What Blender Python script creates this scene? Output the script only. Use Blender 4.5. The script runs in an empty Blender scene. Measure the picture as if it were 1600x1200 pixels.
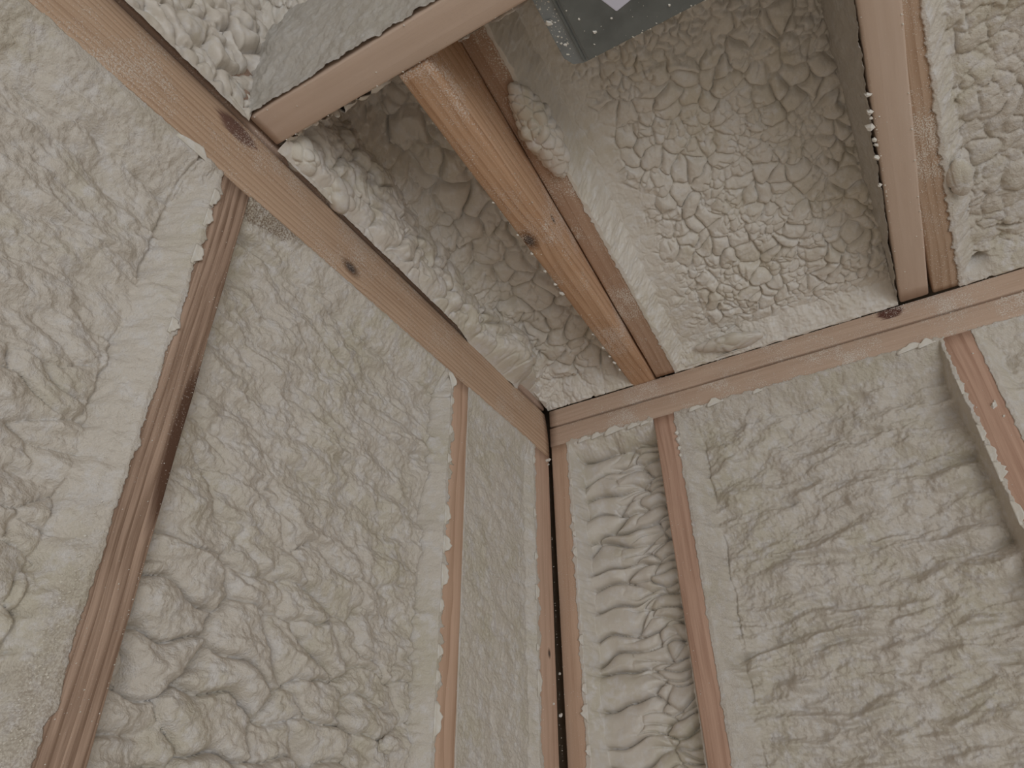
import bpy, math, random
import numpy as np
from mathutils import Vector, Matrix, Euler

random.seed(7)
rng = np.random.default_rng(11)
S = bpy.context.scene
COL = S.collection

# ------------------------------------------------------------------ camera
cam_data = bpy.data.cameras.new('camera')
cam_data.sensor_width = 36.0
cam_data.sensor_fit = 'HORIZONTAL'
cam_data.lens = 1093.0 / 1600.0 * 36.0
cam_data.clip_start = 0.02
cam = bpy.data.objects.new('camera', cam_data)
COL.objects.link(cam)
cam.location = (0.60224, -1.24613, -0.80279)
cam.rotation_euler = Euler([math.radians(a) for a in (123.77014, 0.78082, 29.69302)], 'XYZ')
S.camera = cam

# ------------------------------------------------------------------ world and light
w = bpy.data.worlds.new('overcast')
S.world = w
w.use_nodes = True
bg = w.node_tree.nodes['Background']
bg.inputs[0].default_value = (0.93, 0.97, 1.0, 1)
bg.inputs[1].default_value = 0.50

def area_light(name, loc, target, sx, sy, power, col):
    d = bpy.data.lights.new(name, 'AREA')
    d.shape = 'RECTANGLE'; d.size = sx; d.size_y = sy; d.energy = power; d.color = col
    o = bpy.data.objects.new(name, d); COL.objects.link(o)
    o.location = loc
    o.rotation_euler = (Vector(target) - Vector(loc)).to_track_quat('-Z', 'Y').to_euler()
    return o
area_light('added_soft_light', (2.9, -3.4, -1.3), (0.3, -0.4, 0.0), 2.2, 1.7, 40.0, (0.95, 0.98, 1.0))  # added soft area light for contrast and brightness; no window is built here

S.view_settings.view_transform = 'Standard'
S.view_settings.look = 'None'
S.view_settings.gamma = 1.0
S.view_settings.exposure = 0.0
S.view_settings.use_curve_mapping = False

# ------------------------------------------------------------------ numpy noise
def _h(ix, iy, seed):
    a = (ix.astype(np.int64) * 374761393 + iy.astype(np.int64) * 668265263 + int(seed) * 974711 + 12345) & 0xffffffff
    a = ((a ^ (a >> 13)) * 1274126177) & 0xffffffff
    a = ((a ^ (a >> 16)) * 2246822519) & 0xffffffff
    return ((a ^ (a >> 15)) & 0xffffff) / float(0x1000000)

def perlin(x, y, seed=0):
    x, y = np.broadcast_arrays(np.asarray(x, float), np.asarray(y, float))
    ix = np.floor(x); iy = np.floor(y)
    fx = x - ix; fy = y - iy
    u = fx**3 * (fx * (fx * 6 - 15) + 10); v = fy**3 * (fy * (fy * 6 - 15) + 10)
    def g(dx, dy):
        t = _h(ix + dx, iy + dy, seed) * 2 * math.pi
        return np.cos(t) * (fx - dx) + np.sin(t) * (fy - dy)
    a = g(0, 0); b = g(1, 0); c = g(0, 1); d = g(1, 1)
    return ((a + (b - a) * u) * (1 - v) + (c + (d - c) * u) * v) * 1.5

def fbm(x, y, seed=0, octaves=4, gain=0.5):
    s = 0; a = 1.0
    for i in range(octaves):
        s = s + a * perlin(np.asarray(x) * 2**i, np.asarray(y) * 2**i, seed + 17 * i); a *= gain
    return s

def worley(x, y, seed=0, jit=0.9):
    ix = np.floor(x); iy = np.floor(y)
    f1 = np.full(x.shape, 9.0); f2 = np.full(x.shape, 9.0); idv = np.zeros(x.shape)
    for dx in (-1, 0, 1):
        for dy in (-1, 0, 1):
            cx = ix + dx; cy = iy + dy
            px = cx + 0.5 + jit * (_h(cx, cy, seed) - 0.5); py = cy + 0.5 + jit * (_h(cx, cy, seed + 5) - 0.5)
            d = np.hypot(px - x, py - y)
            near = d < f1
            f2 = np.where(near, f1, np.minimum(f2, d))
            idv = np.where(near, _h(cx, cy, seed + 9), idv)
            f1 = np.where(near, d, f1)
    return f1, f2, idv

def sstep(a, b, x):
    t = np.clip((x - a) / (b - a), 0, 1)
    return t * t * (3 - 2 * t)

# ------------------------------------------------------------------ foam relief styles (metres)
def dome(f1, f2, k=0.55):
    g = f2 - f1
    e = np.clip(g / k, 0, 1)
    return np.sqrt(e * (2 - e)) - 0.30 * np.exp(-(g / 0.07)**2)

def cells(u, v, su, sv, seed, warp=0.45, k=0.55):
    x = u / su; y = v / sv
    x = x + warp * fbm(u / (su * 1.3), v / (sv * 1.3), seed + 3, 2); y = y + warp * fbm(u / (su * 1.3), v / (sv * 1.3), seed + 4, 2)
    f1, f2, i = worley(x, y, seed)
    return dome(f1, f2, k), i

def billow(u, v, su, sv, seed, tilt=0.0, warp=0.5):
    c, s = math.cos(tilt), math.sin(tilt)
    x = (u * c + v * s) / su; y = (-u * s + v * c) / sv
    x = x + warp * perlin(x * 0.6, y * 0.6, seed + 1); y = y + warp * perlin(x * 0.6 + 7, y * 0.6, seed + 2)
    n = perlin(x, y, seed)
    return 1 - np.sqrt(n * n + 0.0025), np.sqrt(n * n + 0.0012)

def style_drift(seed, su=0.075, sv=0.034, amp=0.010, tilt=0.0, fuzz=0.0009, lumps=None, big=0.006, arc=0.0, sag=0.85, ymap=None):
    def fn(u, v):
        c, s = math.cos(tilt), math.sin(tilt)
        ur = u * c + v * s; vr = -u * s + v * c + arc * np.sin(u * 7.0 + seed)
        wx = fbm(ur / 0.13, vr / 0.08, seed + 1, 2); wy = fbm(ur / 0.12 + 9, vr / 0.08, seed + 2, 2)
        x = ur / su + 0.22 * wx; y = (vr / sv if ymap is None else ymap(vr)) + 0.34 * wy
        n1 = perlin(x, y, seed + 3); n2 = perlin(x * 2.1, y * 1.9, seed + 4); n3 = perlin(x * 4.3, y * 3.6, seed + 5); n4 = perlin(x * 8.5, y * 7.0, seed + 12)
        soft = 1.5 * n1 + 0.85 * n2 + 0.34 * n3 + 0.12 * n4
        puff = np.sqrt(n2 * n2 + 0.01) * 0.9 + np.sqrt(n3 * n3 + 0.012) * 0.5
        # rows that sag over the row below: slow swell, quick undercut
        ph = y * 0.62 + 0.55 * fbm(x * 0.45, y * 0.28, seed + 7, 2)
        saw = ph - np.floor(ph)
        terr = np.where(saw < 0.8, np.sin(saw / 0.8 * math.pi / 2), np.cos((saw - 0.8) / 0.2 * math.pi / 2))
        patch = sstep(-0.15, 0.45, fbm(u / 0.10, v / 0.07, seed + 8, 2))
        h = big * fbm(u / 0.2, v / 0.14, seed, 2) + amp * (0.55 * soft + 0.10 * puff * patch + sag * terr * (0.25 + 0.75 * patch))
        if lumps is not None:
            m, a2, su2, sv2 = lumps
            c2, i2 = cells(ur, vr + 0.012 * perlin(u / 0.05, v / 0.05, seed + 22), su2, sv2, seed + 21, 0.22, 0.95)
            mm = m(u, v)
            h = h * (1 - 0.30 * mm) + mm * a2 * c2 * (0.55 + 0.6 * i2)
        return h + fuzz * 1.5 * fbm(u / 0.010, v / 0.007, seed + 9, 3, 0.65) - amp * 0.5
    return fn

def style_popcorn(seed, s1=0.034, amp=0.012, small=0.3, fuzz=0.0003, stretch=1.0, smooth=None, k1=0.62, mix=None, low_amp=0.007):
    def fn(u, v):
        c1, i1 = cells(u, v, s1 * stretch, s1, seed + 1, 0.30, k1)
        c2, i2 = cells(u, v, s1 * 0.55 * stretch, s1 * 0.55, seed + 2, 0.35, k1)
        m = sstep(-0.12, 0.12, fbm(u / 0.07, v / 0.07, seed + 6, 2))
        if mix is not None: m = np.clip(mix(u, v, m), 0, 1)
        h = low_amp * fbm(u / 0.11, v / 0.11, seed, 2) + amp * c1 * (0.6 + 0.7 * i1) * (0.12 + 0.88 * m) + amp * 0.62 * c2 * (0.6 + 0.7 * i2) * (1 - 0.92 * m)
        if smooth is not None:
            k = smooth(u, v)
            h = h * (1 - 0.88 * k) + k * amp * 0.35
        return h + amp * 0.05 * fbm(u / (s1 * 0.4), v / (s1 * 0.4), seed + 8, 2) + fuzz * fbm(u / 0.005, v / 0.005, seed + 9, 3, 0.6) - amp * 0.6
    return fn

def style_rolls(seed, su=0.15, sv=0.046, amp=0.030):
    def fn(u, v):
        vv = v + 0.012 * perlin(u / 0.06, v / 0.06, seed + 5) + 0.10 * u
        c1, i1 = cells(u + 0.02 * perlin(v / 0.05, u / 0.08, seed + 6), vv, su, sv, seed + 1, 0.05, 0.95)
        c2, i2 = cells(u, vv, su * 0.42, sv * 0.55, seed + 2, 0.15, 0.85)
        right = sstep(0.11, 0.19, u + 0.04 * perlin(v / 0.06, u * 0, seed + 8))
        return amp * (c1 * (0.6 + 0.5 * i1) * (1 - 0.6 * right) + 0.55 * right * c2 * (0.5 + 0.5 * i2)) + 0.003 * perlin(u / 0.04, v / 0.035, seed + 9) - amp * 0.6
    return fn

def style_smooth(seed, amp=0.004, fuzz=0.0008, su=0.05, sv=0.05):
    def fn(u, v):
        _, b = billow(u, v, su, sv, seed, 0.3, 0.6)
        return amp * 2 * b + amp * fbm(u / 0.12, v / 0.15, seed + 4, 2) + amp * 0.5 * fbm(u / 0.02, v / 0.016, seed + 6, 3) + fuzz * fbm(u / 0.005, v / 0.005, seed + 9, 3, 0.6) - amp
    return fn

# ------------------------------------------------------------------ mesh helpers
def mesh_obj(name, verts, faces, mat, parent=None, smooth=True, attrs=None):
    me = bpy.data.meshes.new(name)
    verts = np.asarray(verts, np.float32)
    if isinstance(faces, np.ndarray):
        n = faces.shape[1]
        me.vertices.add(len(verts)); me.vertices.foreach_set('co', verts.ravel())
        me.loops.add(faces.size); me.polygons.add(len(faces))
        me.polygons.foreach_set('loop_start', np.arange(0, faces.size, n, dtype=np.int32))
        me.polygons.foreach_set('loop_total', np.full(len(faces), n, np.int32))
        me.loops.foreach_set('vertex_index', faces.ravel().astype(np.int32))
    else:
        me.from_pydata([tuple(map(float, v)) for v in verts], [], faces)
    if attrs:
        for k, a in attrs.items():
            at = me.attributes.new(k, 'FLOAT_VECTOR', 'POINT')
            at.data.foreach_set('vector', np.asarray(a, np.float32).ravel())
    me.update(calc_edges=True); me.validate()
    if smooth:
        me.polygons.foreach_set('use_smooth', np.ones(len(me.polygons), bool))
    if mat: me.materials.append(mat)
    o = bpy.data.objects.new(name, me); COL.objects.link(o)
    if parent: o.parent = parent
    return o

def tag(o, label=None, cat=None, group=None, kind=None):
    if label: o['label'] = label
    if cat: o['category'] = cat
    if group: o['group'] = group
    if kind: o['kind'] = kind
    return o

def empty(name, label, cat, loc=(0, 0, 0), group=None):
    o = bpy.data.objects.new(name, None); COL.objects.link(o)
    o.location = loc; o.empty_display_size = 0.05
    return tag(o, label, cat, group)

# ------------------------------------------------------------------ materials
def nd(nt, t, **kw):
    n = nt.nodes.new(t)
    for k, v in kw.items():
        if k.startswith('i_'):
            key = k[2:]
            n.inputs[int(key) if key.isdigit() else key].default_value = v
        else: setattr(n, k, v)
    return n

def new_mat(name):
    m = bpy.data.materials.new(name); m.use_nodes = True
    return m, m.node_tree, m.node_tree.nodes['Principled BSDF']

def mixc(nt, fac, a, b, blend='MIX'):
    n = nt.nodes.new('ShaderNodeMix'); n.data_type = 'RGBA'; n.blend_type = blend
    for sock, val in ((n.inputs['Factor'], fac), (n.inputs[6], a), (n.inputs[7], b)):
        if isinstance(val, bpy.types.NodeSocket): nt.links.new(val, sock)
        else: sock.default_value = val if not isinstance(val, tuple) else (*val, 1)[:4]
    return n.outputs[2]

def math_n(nt, op, a, b=None, c=None, clamp=False):
    n = nt.nodes.new('ShaderNodeMath'); n.operation = op; n.use_clamp = clamp
    for i, v in enumerate((a, b, c)):
        if v is None: continue
        if isinstance(v, bpy.types.NodeSocket): nt.links.new(v, n.inputs[i])
        else: n.inputs[i].default_value = v
    return n.outputs[0]

def ramp(nt, fac, lo, hi):
    n = nt.nodes.new('ShaderNodeMapRange'); n.interpolation_type = 'SMOOTHSTEP'
    nt.links.new(fac, n.inputs[0]); n.inputs[1].default_value = lo; n.inputs[2].default_value = hi
    return n.outputs[0]

FOAM = (0.66, 0.60, 0.525)
def foam_mat(name, base=FOAM, tint=(0.60, 0.545, 0.44), pale=(0.70, 0.66, 0.62), grain=0.5, rough=0.62, spec=0.35, gscale=420, stain=False):
    m, nt, p = new_mat(name)
    tc = nd(nt, 'ShaderNodeTexCoord')
    n1 = nd(nt, 'ShaderNodeTexNoise', i_Scale=9.0, i_Detail=4.0, i_Roughness=0.6); nt.links.new(tc.outputs['Object'], n1.inputs['Vector'])
    n2 = nd(nt, 'ShaderNodeTexNoise', i_Scale=48.0, i_Detail=5.0, i_Roughness=0.65); nt.links.new(tc.outputs['Object'], n2.inputs['Vector'])
    c = mixc(nt, ramp(nt, n1.outputs['Fac'], 0.42, 0.7), base, tint)
    c = mixc(nt, ramp(nt, n2.outputs['Fac'], 0.45, 0.68), c, pale)
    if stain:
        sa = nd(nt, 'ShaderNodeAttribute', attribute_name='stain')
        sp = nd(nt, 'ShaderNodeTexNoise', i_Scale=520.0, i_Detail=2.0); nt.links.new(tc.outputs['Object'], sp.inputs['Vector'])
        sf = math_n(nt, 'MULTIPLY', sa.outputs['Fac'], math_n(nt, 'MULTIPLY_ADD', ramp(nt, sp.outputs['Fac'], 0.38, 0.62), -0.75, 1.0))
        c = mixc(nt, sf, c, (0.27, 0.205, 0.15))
    nt.links.new(c, p.inputs['Base Color'])
    p.inputs['Roughness'].default_value = rough
    p.inputs['Specular IOR Level'].default_value = spec
    g = nd(nt, 'ShaderNodeTexNoise', i_Scale=float(gscale), i_Detail=3.0, i_Roughness=0.65); nt.links.new(tc.outputs['Object'], g.inputs['Vector'])
    b = nd(nt, 'ShaderNodeBump', i_Strength=grain, i_Distance=0.0026); nt.links.new(g.outputs['Fac'], b.inputs['Height'])
    nt.links.new(b.outputs['Normal'], p.inputs['Normal'])
    return m

M_FOAM = foam_mat('foam_wall', grain=0.75, gscale=360, stain=True)
M_FOAM_SOFT = foam_mat('foam_smooth_skin', grain=0.12, rough=0.45, spec=0.5)
M_FOAM_ROOF = foam_mat('foam_roof', base=(0.73, 0.675, 0.60), tint=(0.66, 0.60, 0.50), pale=(0.77, 0.735, 0.69), grain=0.3, rough=0.5, spec=0.45)  # same foam as the walls, colour lightened to offset weak light on the ceiling
M_FOAM_GREY = foam_mat('foam_overspray', base=(0.57, 0.53, 0.475), tint=(0.53, 0.49, 0.425), pale=(0.60, 0.57, 0.53), grain=0.6, rough=0.75, spec=0.2, gscale=700)
M_CHIP = foam_mat('foam_chip', base=(0.74, 0.69, 0.61), tint=(0.70, 0.65, 0.55), pale=(0.79, 0.76, 0.71), grain=0.3)

def wood_mat(name, light, dark, ring=0.5, ringscale=26.0, streak=0.5, dust=0.25, dustcol=(0.76, 0.68, 0.60), knots=(), off=(0.0, 0.03, 0.02), rot=0.0, stain=None, dustpatch=5.0):
    light = tuple(min(0.8, x * g) for x, g in zip(light, (1.18, 1.17, 1.18))); dark = tuple(x * 1.2 for x in dark)
    m, nt, p = new_mat(name)
    at = nd(nt, 'ShaderNodeAttribute', attribute_name='gc')
    P = at.outputs['Vector']
    # wobble of the grain
    mp = nd(nt, 'ShaderNodeMapping'); mp.inputs['Scale'].default_value = (3.0, 14, 14); nt.links.new(P, mp.inputs['Vector'])
    wob = nd(nt, 'ShaderNodeTexNoise', i_Scale=1.0, i_Detail=2.0); nt.links.new(mp.outputs[0], wob.inputs['Vector'])
    wv = nd(nt, 'ShaderNodeVectorMath', operation='MULTIPLY_ADD'); nt.links.new(wob.outputs['Color'], wv.inputs[0])
    wv.inputs[1].default_value = (0, 0.016, 0.016); nt.links.new(P, wv.inputs[2])
    Q = wv.outputs[0]
    kd = None
    for (kx, ky, kz, kr) in knots:
        sub = nd(nt, 'ShaderNodeVectorMath', operation='SUBTRACT'); nt.links.new(P, sub.inputs[0]); sub.inputs[1].default_value = (kx, ky, kz)
        sc = nd(nt, 'ShaderNodeVectorMath', operation='MULTIPLY'); nt.links.new(sub.outputs[0], sc.inputs[0]); sc.inputs[1].default_value = (0.62 / kr, 1 / kr, 1 / kr)
        ln = nd(nt, 'ShaderNodeVectorMath', operation='LENGTH'); nt.links.new(sc.outputs[0], ln.inputs[0])
        d = ln.outputs['Value']
        # bend the grain round the knot
        bend = math_n(nt, 'EXPONENT', math_n(nt, 'MULTIPLY', math_n(nt, 'MULTIPLY', d, d), -0.22))
        bv = nd(nt, 'ShaderNodeVectorMath', operation='SCALE'); nt.links.new(sub.outputs[0], bv.inputs[0]); nt.links.new(math_n(nt, 'MULTIPLY', bend, -0.75), bv.inputs['Scale'])
        ad = nd(nt, 'ShaderNodeVectorMath', operation='ADD'); nt.links.new(Q, ad.inputs[0]); nt.links.new(bv.outputs[0], ad.inputs[1]); Q = ad.outputs[0]
        kd = d if kd is None else math_n(nt, 'MINIMUM', kd, d)
    mr = nd(nt, 'ShaderNodeMapping'); mr.inputs['Location'].default_value = off; mr.inputs['Rotation'].default_value = (rot, 0, 0.012); mr.inputs['Scale'].default_value = (0.10, 1, 1)
    nt.links.new(Q, mr.inputs['Vector'])
    wave = nd(nt, 'ShaderNodeTexWave', wave_type='RINGS', rings_direction='X', wave_profile='SAW'); wave.inputs['Scale'].default_value = ringscale
    wave.inputs['Distortion'].default_value = 1.2; wave.inputs['Detail'].default_value = 2.0; wave.inputs['Detail Scale'].default_value = 0.6
    nt.links.new(mr.outputs[0], wave.inputs['Vector'])
    ms = nd(nt, 'ShaderNodeMapping'); ms.inputs['Scale'].default_value = (5.0, 170, 170); nt.links.new(Q, ms.inputs['Vector'])
    st = nd(nt, 'ShaderNodeTexNoise', i_Scale=1.0, i_Detail=4.0, i_Roughness=0.7); nt.links.new(ms.outputs[0], st.inputs['Vector'])
    ml = nd(nt, 'ShaderNodeMapping'); ml.inputs['Scale'].default_value = (3.5, 30, 30); nt.links.new(P, ml.inputs['Vector'])
    lo = nd(nt, 'ShaderNodeTexNoise', i_Scale=1.0, i_Detail=3.0); nt.links.new(ml.outputs[0], lo.inputs['Vector'])
    f = math_n(nt, 'MULTIPLY', math_n(nt, 'POWER', wave.outputs['Fac'], 2.5), ring * 1.25)
    f = math_n(nt, 'ADD', f, math_n(nt, 'MULTIPLY', ramp(nt, st.outputs['Fac'], 0.35, 0.75), streak))
    f = math_n(nt, 'ADD', f, math_n(nt, 'MULTIPLY', ramp(nt, lo.outputs['Fac'], 0.4, 0.75), 0.35), clamp=True)
    f = math_n(nt, 'MULTIPLY', f, 0.8)
    c = mixc(nt, f, light, dark)
    if kd is not None:
        c = mixc(nt, math_n(nt, 'SUBTRACT', 1.0, ramp(nt, kd, 0.7, 1.8)), c, tuple(x * 0.62 for x in dark))
        c = mixc(nt, math_n(nt, 'SUBTRACT', 1.0, ramp(nt, kd, 0.35, 1.0)), c, (0.10, 0.075, 0.065))
    if stain is not None:
        for (kx, ky, kz, rx, ry, rz, colr) in stain:
            sub = nd(nt, 'ShaderNodeVectorMath', operation='SUBTRACT'); nt.links.new(P, sub.inputs[0]); sub.inputs[1].default_value = (kx, ky, kz)
            sc = nd(nt, 'ShaderNodeVectorMath', operation='MULTIPLY'); nt.links.new(sub.outputs[0], sc.inputs[0]); sc.inputs[1].default_value = (1 / rx, 1 / ry, 1 / rz)
            ln = nd(nt, 'ShaderNodeVectorMath', operation='LENGTH'); nt.links.new(sc.outputs[0], ln.inputs[0])
            d = math_n(nt, 'ADD', ln.outputs['Value'], math_n(nt, 'MULTIPLY', math_n(nt, 'SUBTRACT', st.outputs['Fac'], 0.5), 1.2))
            c = mixc(nt, math_n(nt, 'SUBTRACT', 1.0, ramp(nt, d, 0.7, 1.15)), c, colr)
    # foam dust stuck to the wood
    dn = nd(nt, 'ShaderNodeTexNoise', i_Scale=430.0, i_Detail=3.0, i_Roughness=0.7); nt.links.new(P, dn.inputs['Vector'])
    dp = nd(nt, 'ShaderNodeTexNoise', i_Scale=float(dustpatch), i_Detail=4.0, i_Roughness=0.65); nt.links.new(P, dp.inputs['Vector'])
    thr = math_n(nt, 'MULTIPLY_ADD', ramp(nt, dp.outputs['Fac'], 0.35, 0.68), -0.25 * min(1.0, dust * 2.2), 0.665)
    dm = ramp(nt, math_n(nt, 'SUBTRACT', dn.outputs['Fac'], thr), 0.0, 0.09)
    c = mixc(nt, math_n(nt, 'MULTIPLY', dm, min(1.0, dust * 2.4)), c, dustcol)
    nt.links.new(c, p.inputs['Base Color'])
    p.inputs['Roughness'].default_value = 0.72
    p.inputs['Specular IOR Level'].default_value = 0.25
    hgt = math_n(nt, 'ADD', math_n(nt, 'MULTIPLY', st.outputs['Fac'], 0.5), math_n(nt, 'ADD', math_n(nt, 'MULTIPLY', wave.outputs['Fac'], -0.25), math_n(nt, 'MULTIPLY', dm, 0.6)))
    b = nd(nt, 'ShaderNodeBump', i_Strength=0.55, i_Distance=0.0008); nt.links.new(hgt, b.inputs['Height'])
    nt.links.new(b.outputs['Normal'], p.inputs['Normal'])
    return m

def plain_mat(name, col, rough=0.8, metal=0.0, noise=0.1, scale=20):
    m, nt, p = new_mat(name)
    tc = nd(nt, 'ShaderNodeTexCoord')
    n1 = nd(nt, 'ShaderNodeTexNoise', i_Scale=float(scale), i_Detail=5.0); nt.links.new(tc.outputs['Object'], n1.inputs['Vector'])
    c = mixc(nt, n1.outputs['Fac'], tuple(x * (1 - noise) for x in col), tuple(min(1, x * (1 + noise)) for x in col))
    nt.links.new(c, p.inputs['Base Color']); p.inputs['Roughness'].default_value = rough; p.inputs['Metallic'].default_value = metal
    return m

# ------------------------------------------------------------------ the shell
FLOOR_Z = -2.35
SL = 0.18                       # roof pitch, rising away from the right hand wall
Z0 = 0.042                      # top of the wall plates
ROOM_X, ROOM_Y = 3.6, -4.2

def box_verts(x0, x1, y0, y1, z0, z1):
    return [(x0, y0, z0), (x1, y0, z0), (x1, y1, z0), (x0, y1, z0), (x0, y0, z1), (x1, y0, z1), (x1, y1, z1), (x0, y1, z1)]
BOXF = [(0, 3, 2, 1), (4, 5, 6, 7), (0, 1, 5, 4), (1, 2, 6, 5), (2, 3, 7, 6), (3, 0, 4, 7)]
M_PLY = plain_mat('plywood_sheathing', (0.42, 0.32, 0.22), 0.8, 0, 0.2, 14)
M_SLAB = plain_mat('dusty_concrete', (0.78, 0.75, 0.71), 0.85, 0, 0.15, 6)
tag(mesh_obj('floor', box_verts(-0.12, ROOM_X, ROOM_Y, 0.12, FLOOR_Z - 0.1, FLOOR_Z), BOXF, M_SLAB, smooth=False), kind='structure')
tag(mesh_obj('wall_left', box_verts(-0.135, -0.115, ROOM_Y, 0.135, FLOOR_Z, 0.6), BOXF, M_PLY, smooth=False), kind='structure')
tag(mesh_obj('wall_right', box_verts(-0.115, ROOM_X, 0.115, 0.135, FLOOR_Z, 0.25), BOXF, M_PLY, smooth=False), kind='structure')
DK = 0.175
dv = []
for (yy, dz) in ((0.16, 0.0), (ROOM_Y, 0.0), (0.16, 0.02), (ROOM_Y, 0.02)):
    for xx in (-0.135, ROOM_X): dv.append((xx, yy, Z0 + DK - SL * yy + dz))
tag(mesh_obj('ceiling', dv, [(0, 1, 3, 2), (4, 6, 7, 5), (0, 4, 5, 1), (2, 3, 7, 6), (0, 2, 6, 4), (1, 5, 7, 3)], M_PLY, smooth=False), kind='structure')

# ------------------------------------------------------------------ lumber
def board(name, c0, c1, mat, label, cat, group=None, r=0.0028, nseg=60, wob=0.0006, seed=1, parent=None, crown=None):
    """c0, c1: four corners (ring order a,b,c,d) at both ends. a-b is the width, a-d the height."""
    c0 = np.array(c0, float); c1 = np.array(c1, float)
    W = np.linalg.norm(c0[1] - c0[0]); H = np.linalg.norm(c0[3] - c0[0]); L = np.linalg.norm((c1 - c0).mean(0))
    st = []
    for (cx, cy, a0) in ((0, 0, math.pi), (1, 0, 1.5 * math.pi), (1, 1, 0), (0, 1, 0.5 * math.pi)):
        for k in range(3):
            a = a0 + k * math.pi / 4
            st.append(((r if cx == 0 else W - r) + r * math.cos(a), (r if cy == 0 else H - r) + r * math.sin(a)))
        # extra points along each side so faces can wander
        nx = {(0, 0): (1, 0), (1, 0): (0, 1), (1, 1): (-1, 0), (0, 1): (0, -1)}[(cx, cy)]
        x0, y0 = st[-1]
        ln = (W if nx[0] else H) - 2 * r
        for q in (0.33, 0.66): st.append((x0 + nx[0] * ln * q, y0 + nx[1] * ln * q))
    st = np.array(st); K = len(st)
    tt = np.linspace(0, 1, nseg + 1)
    V = []; G = []
    for i, t in enumerate(tt):
        cc = c0 * (1 - t) + c1 * t
        s = st.copy()
        for j in range(K):
            nx, ny = (st[j, 0] - W / 2) / (W / 2), (st[j, 1] - H / 2) / (H / 2)
            s[j, 0] += wob * nx * float(fbm(t * L / 0.09, j * 0.35, seed, 2)); s[j, 1] += wob * ny * float(fbm(t * L / 0.09 + 50, j * 0.35, seed, 2))
        if crown is not None: s = crown(t, s, W, H)
        a = s[:, 0:1] / W; b = s[:, 1:2] / H
        pts = cc[0] * (1 - a) * (1 - b) + cc[1] * a * (1 - b) + cc[2] * a * b + cc[3] * (1 - a) * b
        V.append(pts); G.append(np.column_stack([np.full(K, t * L), s[:, 0], s[:, 1]]))
    V = np.concatenate(V); G = np.concatenate(G)
    F = []
    for i in range(nseg):
        for j in range(K):
            k = (j + 1) % K
            F.append((i * K + j, i * K + k, (i + 1) * K + k, (i + 1) * K + j))
    F.append(tuple(range(K - 1, -1, -1))); F.append(tuple(range(nseg * K, nseg * K + K)))
    org = c0.mean(0)
    o = mesh_obj(name, V - org, F, mat, parent, True, {'gc': G})
    o.location = org
    # consistent outward normals
    import bmesh
    bm = bmesh.new(); bm.from_mesh(o.data); bmesh.ops.recalc_face_normals(bm, faces=bm.faces[:]); bm.to_mesh(o.data); bm.free()
    tag(o, label, cat, group)
    return o

PINK = (0.53, 0.395, 0.30); PINKD = (0.36, 0.24, 0.17)
TAN = (0.56, 0.405, 0.285); TAND = (0.33, 0.205, 0.13)
BRN = (0.48, 0.345, 0.26); BRND = (0.16, 0.095, 0.06)
ORG = (0.56, 0.365, 0.235); ORGD = (0.31, 0.16, 0.08)

def vert_stud(name, wall, a0, a1, ztop, mat, label, seed, depth=0.105, slant=0.0, face=0.0, **kw):
    """stud on a wall; a0..a1 along the wall at the top, slant = drift at the floor"""
    zb = FLOOR_Z
    def ring(z, d):
        if wall == 'right': return [(a0 + d, face, z), (a1 + d, face, z), (a1 + d, face + depth, z), (a0 + d, face + depth, z)]
        return [(-face, a0 + d, z), (-face, a1 + d, z), (-face - depth, a1 + d, z), (-face - depth, a0 + d, z)]
    return board(name, ring(ztop, 0), ring(zb, slant), mat, label, 'stud', 'wall studs', seed=seed, nseg=90, **kw)

# right wall: doubled top plate
XE = 1.9
def plate_r(z0, z1, mat, label, seed, y=0.0):
    return board('top_plate', [(0.003, y, z0), (0.003, y, z1), (0.003, y + 0.105, z1), (0.003, y + 0.105, z0)], [(XE, y, z0), (XE, y, z1), (XE, y + 0.105, z1), (XE, y + 0.105, z0)],
                 mat, label, 'plate', 'top plates', seed=seed, nseg=90)
m_pl_up = wood_mat('plate_wood_upper', PINK, PINKD, ring=0.2, streak=0.5, dust=0.42, ringscale=14, off=(0, 0.15, 0.1), dustpatch=7,
                   stain=[(0.722, 0.034, 0.0, 0.022, 0.014, 0.05, (0.13, 0.055, 0.04))])
m_pl_lo = wood_mat('plate_wood_lower', PINK, PINKD, ring=0.2, streak=0.45, dust=0.5, ringscale=16, off=(0, 0.1, 0.2), dustpatch=9)
plate_up = plate_r(0.0006, 0.044, m_pl_up, 'upper board of the doubled plank line topping the right wall, dark bark spot', 3, 0.002)
plate_lo = plate_r(-0.052, -0.0045, m_pl_lo, 'lower board of the doubled plank line, resting on the right wall studs', 4)
# left wall: one deep plate with a crowned face
m_pl_left = wood_mat('plate_wood_left', TAN, TAND, ring=0.62, streak=0.45, dust=0.36, ringscale=32, off=(0.0, 0.035, 0.0), dustpatch=8,
                     knots=[(0.668, 0.030, 0.0, 0.0095)], stain=[(0.905, 0.092, 0.0, 0.034, 0.018, 0.05, (0.20, 0.11, 0.085))])
def left_crown(t, s, W, H):
    s = s.copy()
    f = s[:, 1] < H * 0.3       # inner face
    s[:, 1] = np.where(f, s[:, 1] + 0.007 * np.clip((s[:, 0] - W * 0.50) / (W * 0.5), 0, 1), s[:, 1])
    return s
plate_left = board('top_plate', [(0, -0.003, -0.080), (0, -0.003, 0.036), (-0.105, -0.003, 0.036), (-0.105, -0.003, -0.080)],
                   [(0, -2.6, -0.082), (0, -2.6, 0.034), (-0.105, -2.6, 0.034), (-0.105, -2.6, -0.082)], m_pl_left,
                   'long grainy beam running along the top of the left wall, with one black knot', 'plate', 'top plates', seed=5, nseg=120, crown=left_crown)

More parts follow.
